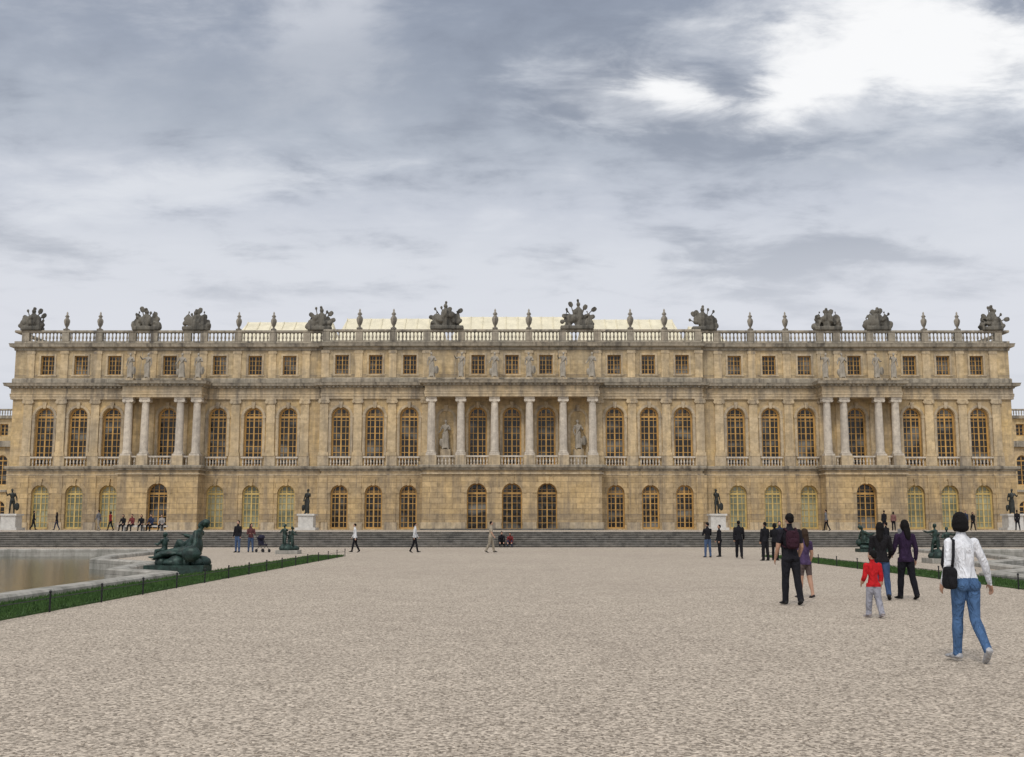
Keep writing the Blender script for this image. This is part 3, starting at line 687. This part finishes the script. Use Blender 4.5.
def lawn(x0,x1,y0,y1,nb):
    e=empty('grass'); m,nt,b=newmat('turf'); cc=N(nt,'ShaderNodeTexCoord').outputs['Object']
    n=noise(nt,cc,1.6,5,.65); nt.links.new(mixc(nt,mapr(nt,n,.3,.7),(.022,.060,.010),(.055,.115,.018)),b.inputs['Base Color']); b.inputs['Roughness'].default_value=.9
    bump(nt,b,noise(nt,cc,30,3),.8,.03)
    s=MB(); s.box(x0,x1,y0,y1,-.05,.035); s.obj('turf',[m],e); q=MB(); rd=random.Random(3)
    for i in range(nb):
        y=y0+(y1-y0)*rd.random()**1.6; x=rd.uniform(x0-.03,x1+.03); h=rd.uniform(.04,.10); a=rd.uniform(0,6.3); w=.006+.0004*y
        q.add([(x-w*math.cos(a),y-w*math.sin(a),.03),(x+w*math.cos(a),y+w*math.sin(a),.03),(x+rd.uniform(-.03,.03),y+rd.uniform(-.03,.03),.03+h)],[(0,1,2)])
    q.obj('blades',[m],e)
lawn(-9.85,-8.35,14,55,26000); lawn(12.35,13.85,18,55,14000)
for x,y0,y1 in((-8.28,15,55),(12.28,22,55)):
    f=MB(); y=y0
    while y<=y1:
        f.tube([(x,y,-.02),(x,y,.34)],[.018]*2,6); f.ell((x,y,.36),.028,nu=8,nv=6); y+=2.5
    f.tube([(x,y0,.25),(x,y-2.5,.25)],[.008]*2,5); f.obj('low_iron_fence',[M['iron']])
pb=MB(); rd=random.Random(11)
for i in range(6000):
    y=6.5+18*rd.random()**2; x=rd.uniform(-.5,.5)*y*1.0; r=rd.uniform(.005,.013); a=rd.uniform(0,6)
    vs=[(x+r*math.cos(a+q*1.57)*rd.uniform(.7,1.2),y+r*math.sin(a+q*1.57)*rd.uniform(.7,1.2),r*.3) for q in range(4)]+[(x,y,r*.9),(x,y,-r*.2)]
    pb.add(vs,[(0,1,4),(1,2,4),(2,3,4),(3,0,4),(1,0,5),(2,1,5),(3,2,5),(0,3,5)])
pb.obj('loose_pebbles',[simple('pebble',(.40,.34,.27),.9,0,.5,60,0)],None,True)
recl=figure(2.0,dict(legL=(86,6,14,-10),legR=(118,12,92,0),armL=(-40,28,25,20),armR=(35,18,45,-10),lean=-28,head=(25,-5)),
    dict(fat=1.2,loose=.012,hs=1.1,extra=[lambda b,T,h:b.ell(T(-.22,-.13,-.0),(.10,.14,.12)),lambda b,T,h:b.ell(V((0,.02,-.06)),(.19,.20,.06)),lambda b,T,h:b.ell(V((0,.28,-.06)),(.15,.22,.05)),
      lambda b,T,h:b.tube([T(-.09,-.03,.27),T(.02,.07,.08),V((.12,.18,.02)),V((.14,.34,-.04))],[.04,.05,.055,.03],8),lambda b,T,h:b.ell(h(0,-.01,.445),(.062,.066,.05)),
      lambda b,T,h:b.ell(h(0,.035,.37),(.03,.03,.045)),lambda b,T,h:b.ell(T(0,-.08,.1),(.11,.07,.15))]),.022,True)
kidm=figure(1.15,dict(legL=(15,8,20,5),legR=(-5,8,6,0),armL=(70,35,40,10),armR=(20,30,70,-20),twist=15,head=(-20,5)),dict(fat=1.15,hs=1.25,loose=.012),.02,True)
kidm2=figure(1.05,dict(legL=(85,8,80,0),legR=(70,8,60,0),armL=(30,30,70,0),armR=(110,20,20,0),twist=-15,head=(20,5)),dict(fat=1.15,hs=1.25,loose=.012),.02,True)
def rocks(b,seed,w,d,h):
    rd=random.Random(seed)
    for i in range(14): b.ell((rd.uniform(-w,w),rd.uniform(-d,d),h*.3),(rd.uniform(.15,.35),rd.uniform(.15,.35),rd.uniform(.15,h)),nu=8,nv=6)
rm=recl.mesh('reclining',[M['bronze']],True)
km=kidm.mesh('putto',[M['bronze']],True); km2=kidm2.mesh('putto_b',[M['bronze']],True)
def bronze_recl(x,y,z,rz,sc_=1):
    e=empty('bronze_statue',(x,y,z)); p=MB(); p.box(-.95,.95,-.5,.5,-.2,.10); p.obj('plinth',[M['bronze']],e)
    r=MB(); rocks(r,int(abs(x)*7),.7,.3,.25); r.v=[(a,b,c+.10) for a,b,c in r.v]; r.obj('rock_base',[M['bronze']],e,True)
    s=1 if rz>0 else -1
    place('figure',rm,(.36*s,0,.2),rz,e,sc_); place('child_figure',km2,(-.50*s,.15,.18),1.2,e,1.05)
def bronze_putti(x,y,z,rz):
    e=empty('bronze_statue',(x,y,z)); p=MB(); p.box(-.6,.6,-.6,.6,-.1,.2); p.obj('plinth',[M['rim']],e)
    r=MB(); rocks(r,4,.3,.3,.3); r.v=[(a,b,c+.2) for a,b,c in r.v]; r.obj('rock_base',[M['bronze']],e,True)
    place('putto',km,(-.22,0,.3),rz,e,1.1); place('putto_left',km,(.22,-.12,.28),rz+2.4,e,1.0); place('putto_seated',km2,(0,.25,.32),rz+1,e)
bronze_recl(-10.7,35.6,.18,1.45,1.1); bronze_putti(-12.1,60,0,2.6)
bronze_putti(17.6,45.5,0,.4); bronze_recl(20.9,64,.1,-1.4)
dbs=[figure(2.2,dict(legL=(0,5,2,0),legR=(10,6,16,6),armL=(-10,20,20,5),armR=(70,30,70,10),side=3,head=(20,0)),dict(extra=[spear,shield]),.035,True).mesh('db1',[M['darkbronze']],True),
     figure(2.2,dict(legL=(12,5,18,0),legR=(0,5,0,0),armL=(50,30,60,10),armR=(0,15,30,0),side=-3,head=(-20,0)),dict(robe=.8,extra=[urnx]),.035,True).mesh('db2',[M['darkbronze']],True)]
for i,X in enumerate([-46.9,-19.2,19.2,46.9]):
    e=empty('statue_on_pedestal',(X,103.5,TZ)); p=MB(); p.box(-.95,.95,-.95,.95,0,.25); p.box(-.7,.7,-.7,.7,.25,1.35); p.box(-.82,.82,-.82,.82,1.35,1.52); p.obj('pedestal',[M['pedestal']],e)
    place('figure',dbs[i%2],(0,0,1.52),math.pi+.4*(-1)**i,e,1.05)
# ------------------------------------------------------------------ sky
w=bpy.data.worlds.new('World'); sc.world=w; w.use_nodes=True; nt=w.node_tree; nt.nodes.clear()
outn=N(nt,'ShaderNodeOutputWorld'); tc=N(nt,'ShaderNodeTexCoord').outputs['Generated']
sp=N(nt,'ShaderNodeSeparateXYZ'); nt.links.new(tc,sp.inputs[0]); x,y,z=sp.outputs
zc=math_(nt,'MAXIMUM',z,0.0); inv=math_(nt,'DIVIDE',1.0,math_(nt,'ADD',zc,.16))
cb=N(nt,'ShaderNodeCombineXYZ'); nt.links.new(math_(nt,'MULTIPLY',x,inv),cb.inputs[0]); nt.links.new(math_(nt,'MULTIPLY',y,inv),cb.inputs[1]); P=cb.outputs[0]
n1=noise(nt,scalev(nt,P,(1,1.1,1),(3.1,1.7,0)),2.0,7,.55,.3); n2=noise(nt,scalev(nt,P,(1.0,1.5,1),(7,2,0)),5.0,6,.6,.3); n3=noise(nt,scalev(nt,P,(1,1.3,1),(1.3,5.2,0)),.85,2,.5,.1)
rp_=N(nt,'ShaderNodeValToRGB'); nt.links.new(z,rp_.inputs[0]); el=rp_.color_ramp.elements
el[0].position=0.0; el[0].color=(.68,.70,.75,1); el[1].position=1.0; el[1].color=(1.0,1.0,1.02,1)
for p,c in((.17,(.74,.75,.80)),(.235,(.72,.74,.79)),(.28,(.60,.63,.70)),(.34,(.47,.51,.58)),(.40,(.36,.40,.48)),(.46,(.29,.33,.41)),(.62,(.8,.82,.86))):
    q=el.new(p); q.color=(*c,1)
d=math_(nt,'ADD',math_(nt,'ADD',math_(nt,'MULTIPLY',n1,.45),math_(nt,'MULTIPLY',n2,.22)),math_(nt,'MULTIPLY',n3,.33))
amt=mapr(nt,z,.15,.28,.15,1)
light=math_(nt,'MULTIPLY',mapr(nt,d,.485,.60,0,1,True),amt)
dark=math_(nt,'MULTIPLY',mapr(nt,d,.505,.40,0,1,True),amt)
col=mixc(nt,math_(nt,'MULTIPLY',light,.62),rp_.outputs[0],(.76,.78,.83))
col=mixc(nt,math_(nt,'MULTIPLY',dark,.62),col,(.225,.255,.32))
ys=math_(nt,'MAXIMUM',y,.05); U=math_(nt,'DIVIDE',x,ys); W_=math_(nt,'DIVIDE',z,ys)
dd=math_(nt,'MULTIPLY',math_(nt,'SUBTRACT',math_(nt,'ADD',math_(nt,'MULTIPLY',n1,.45),math_(nt,'MULTIPLY',n2,.55)),.5),4.2)
def ellp(u0,v0,a,b_,tilt=0):
    du=math_(nt,'SUBTRACT',U,u0); dv=math_(nt,'SUBTRACT',math_(nt,'SUBTRACT',W_,v0),math_(nt,'MULTIPLY',du,tilt))
    e=math_(nt,'ADD',math_(nt,'POWER',math_(nt,'ABSOLUTE',math_(nt,'DIVIDE',du,a)),2.0),math_(nt,'POWER',math_(nt,'ABSOLUTE',math_(nt,'DIVIDE',dv,b_)),2.0))
    return math_(nt,'SUBTRACT',1.0,math_(nt,'SQRT',e))
def patch(lst,lo,hi):
    f=None
    for a in lst:
        s_=ellp(*a); f=s_ if f is None else math_(nt,'MAXIMUM',f,s_)
    f=math_(nt,'MAXIMUM',f,-1.0)
    return math_(nt,'MULTIPLY',mapr(nt,math_(nt,'ADD',f,dd),lo,hi,0,1,True),mapr(nt,f,-.6,.15,0,1,True))
dk=patch([(.36,.355,.20,.030,.05),(-.1,.43,.40,.05,.1)],-.2,1.0)
col=mixc(nt,math_(nt,'MULTIPLY',dk,.4),col,(.31,.35,.42))
b0=patch([(.38,.435,.28,.095,.02),(.14,.41,.16,.05,-.1),(.30,.395,.18,.045,0),(-.30,.315,.20,.03,.1)],-.15,.9)
b1=patch([(.41,.448,.19,.06,.02),(.30,.425,.11,.045,.3),(.150,.412,.085,.024,-.15)],-.05,.7)
col=mixc(nt,math_(nt,'MULTIPLY',b0,.62),col,(.80,.82,.86))
col=mixc(nt,math_(nt,'MULTIPLY',b1,.97),col,(1.02,1.02,1.02))
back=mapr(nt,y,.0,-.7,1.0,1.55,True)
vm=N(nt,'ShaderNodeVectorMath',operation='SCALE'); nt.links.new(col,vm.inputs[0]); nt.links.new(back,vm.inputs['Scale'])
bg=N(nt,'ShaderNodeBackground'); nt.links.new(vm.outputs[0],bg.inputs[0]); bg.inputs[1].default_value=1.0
sky=N(nt,'ShaderNodeTexSky',sky_type='NISHITA'); sky.sun_disc=False; sky.sun_elevation=R(48); sky.sun_rotation=R(200)
bs=N(nt,'ShaderNodeBackground'); nt.links.new(sky.outputs[0],bs.inputs[0]); bs.inputs[1].default_value=.1
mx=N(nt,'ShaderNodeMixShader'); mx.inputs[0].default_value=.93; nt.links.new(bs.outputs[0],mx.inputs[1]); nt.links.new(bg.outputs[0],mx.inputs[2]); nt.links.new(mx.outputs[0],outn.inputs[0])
sl=bpy.data.lights.new('sun','SUN'); sl.energy=1.4; sl.angle=R(14); sl.color=(1,.94,.86)
so=bpy.data.objects.new('sun',sl); sc.collection.objects.link(so); so.rotation_euler=(R(42),0,R(-20)); so.location=(0,-20,60)
cam=bpy.data.cameras.new('camera'); cam.lens=38.53; cam.sensor_width=36; cam.clip_end=10000
c=bpy.data.objects.new('camera',cam); sc.collection.objects.link(c); c.location=(0,0,1.55); c.rotation_euler=(R(97.61),0,0); sc.camera=c
